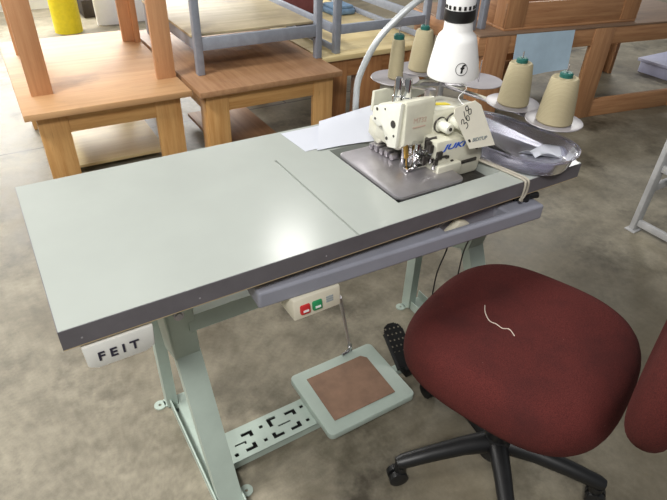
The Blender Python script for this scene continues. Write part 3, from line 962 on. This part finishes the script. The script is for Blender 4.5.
mframe('blue grey metal rack with plywood shelf on the brown plywood table', .875, 1.565, 1.865, 2.72, .46, (.574, .632), .75, (.868, 1.53, 1.90, 2.70))
mframe('blue grey metal rack with bare rails on the pale-topped wooden table', 1.665, 2.32, 1.895, 2.95, .46, (.560, .608), .75, None, (.47, .50))
mframe('narrow blue grey metal rack between the white lamp shade and the upturned table', 2.365, 2.478, 1.60, 1.90, .58, (.95, .99), .8)

# blue sheet hanging on the long table
cs, sn = math.cos(R(DA)), math.sin(R(DA))
def dl(u, v, z): return (2.345 + u * cs - v * sn, 1.50 + u * sn + v * cs, z)
grid = [[dl(.235 + .41 * i / 10 + .02 * (1 - j / 8) * (1 if i else -1) * 0, -.012 - .006 * math.sin(i * .7) * (1 - j / 8) - .02 * (1 - j / 8), .335 + .002 * i + (.575 - .335 - .002 * i) * j / 8) for j in range(9)] for i in range(11)]
single('blue_sheet', G().sheet(grid, .002), 'bluep', 'pale blue sheet hanging on the front of the long reddish table', 'sheet')

# ------------------------------------------------------------------ far things
single('bollard', G().lathe([(0, 1.0), (.06, .99), (.105, .94), (.115, .88), (.115, 0), (0, 0)], (.72, 4.80, 0), n=32), 'yellow', 'yellow painted round post beyond the oak tables', 'bollard')
single('white_board', G().prism([(.985, 4.88, 0), (1.215, 4.86, 0), (1.215, 5.0, .9), (.985, 5.02, .9)], (0, .03, .004), .003), 'panel', 'white board leaning at the back, left one of two', 'board', group='white boards at the back')
single('white_board', G().prism([(1.245, 4.90, 0), (1.60, 4.88, 0), (1.60, 5.02, .9), (1.245, 5.04, .9)], (0, .03, .004), .003), 'panel', 'white board leaning at the back, right one of two', 'board', group='white boards at the back')
single('dark_crate', G().box(.93, 1.25, 5.2, 5.5, 0, .16, .01).box(.95, 1.23, 5.22, 5.48, .155, .2, .01), 'darkbox', 'dark crate on the floor between yellow post and white boards', 'crate')
single('folded_cloth', G().box(2.10, 2.28, 2.62, 2.8, .461, .50, .015, 3).box(2.11, 2.27, 2.63, 2.79, .495, .52, .012, 3), 'denim', 'folded blue cloth lying on the pale-topped table', 'cloth')
single('maroon_bundle', G().box(1.74, 2.06, 2.72, 2.89, .461, .60, .03, 3).box(1.78, 1.98, 2.74, 2.87, .59, .66, .025, 3), 'maroon', 'maroon cloth bundle at the far end of the pale-topped table', 'cloth')
single('storage_box', G().box(4.52, 4.95, 1.50, 1.80, 0, .09, .006).box(4.50, 4.97, 1.48, 1.82, .085, .11, .006), 'lilac', 'pale lilac box on the floor beyond the long reddish table', 'box')

# light grey trestle at the right edge
ts = thing('metal_trestle', 'light grey metal trestle standing at the right edge of the picture', 'trestle', (2.36, .2, 0))
obj('post', G().prism([(2.325, .335, 0), (2.355, .325, 0), (2.36, .35, 0), (2.33, .36, 0)], (.02, .0, .75), .003), 'trestle', ts)
obj('post', G().prism([(2.33, -.25, 0), (2.36, -.25, 0), (2.36, -.22, 0), (2.33, -.22, 0)], (.02, 0, .75), .003), 'trestle', ts)
obj('foot', G().box(2.312, 2.37, .318, .368, 0, .006, .002), 'trestle', ts)
for z_, x_ in ((.03, 2.333), (.30, 2.342), (.40, 2.345)):
    obj('rail', G().box(x_, x_ + .02, -.22, .33, z_, z_ + .03, .002), 'trestle', ts)
obj('rail', G().box(2.36, 3.0, .33, .35, .20, .235, .002), 'trestle', ts)

# litter
single('paper_chip', G().prism([(.208, .402, .0), (.222, .398, .0), (.217, .385, .0)], (0, 0, .004)), 'white', 'tiny white chip on the floor left of the stand', 'litter')

# ------------------------------------------------------------------ light
wd = bpy.data.worlds.new('world'); S.world = wd; wd.use_nodes = True
bg = wd.node_tree.nodes['Background']
bg.inputs['Color'].default_value = (.93, .97, 1.0, 1); bg.inputs['Strength'].default_value = .2
def area(name, loc, tgt, sx, sy, power, col=(1, 1, 1)):
    l = bpy.data.lights.new(name, 'AREA'); l.shape = 'RECTANGLE'; l.size = sx; l.size_y = sy; l.energy = power; l.color = col
    o = bpy.data.objects.new(name, l); COL.objects.link(o); o.location = loc
    o.rotation_euler = (Vector(tgt) - Vector(loc)).to_track_quat('-Z', 'Y').to_euler()
    return o
area('ceiling_or_fill_light', (2.22, 3.48, 3.6), (1.6, 2.6, 0), .42, .42, 13, (1, .98, .94))
area('ceiling_or_fill_light', (-1.6, .9, 3.5), (0, .9, 0), 1.2, .5, 120, (1, .98, .94))
area('ceiling_or_fill_light', (-1.2, -1.8, 3.4), (.2, 0, .5), 1.2, .5, 95, (1, .98, .95))
area('ceiling_or_fill_light', (-1.6, 4.2, 3.4), (-1.2, 3.6, 0), 1.2, .5, 55, (1, .98, .94))  # unseen fill lamp, added to brighten the floor at back left
area('ceiling_or_fill_light', (6.6, 4.0, 3.4), (5.4, 3.0, 0), 1.2, .5, 80, (1, .98, .94))  # added fill, out of view, lifts the floor behind the long table
area('doorway_light', (1.0, 5.65, 1.35), (1.2, 1.0, .3), 3.4, 2.0, 310, (1, .99, .96))

vs = S.view_settings
S.display_settings.display_device = 'sRGB'
vs.view_transform = 'Standard'; vs.look = 'None'; vs.gamma = 1; vs.use_curve_mapping = False
vs.exposure = 0.0
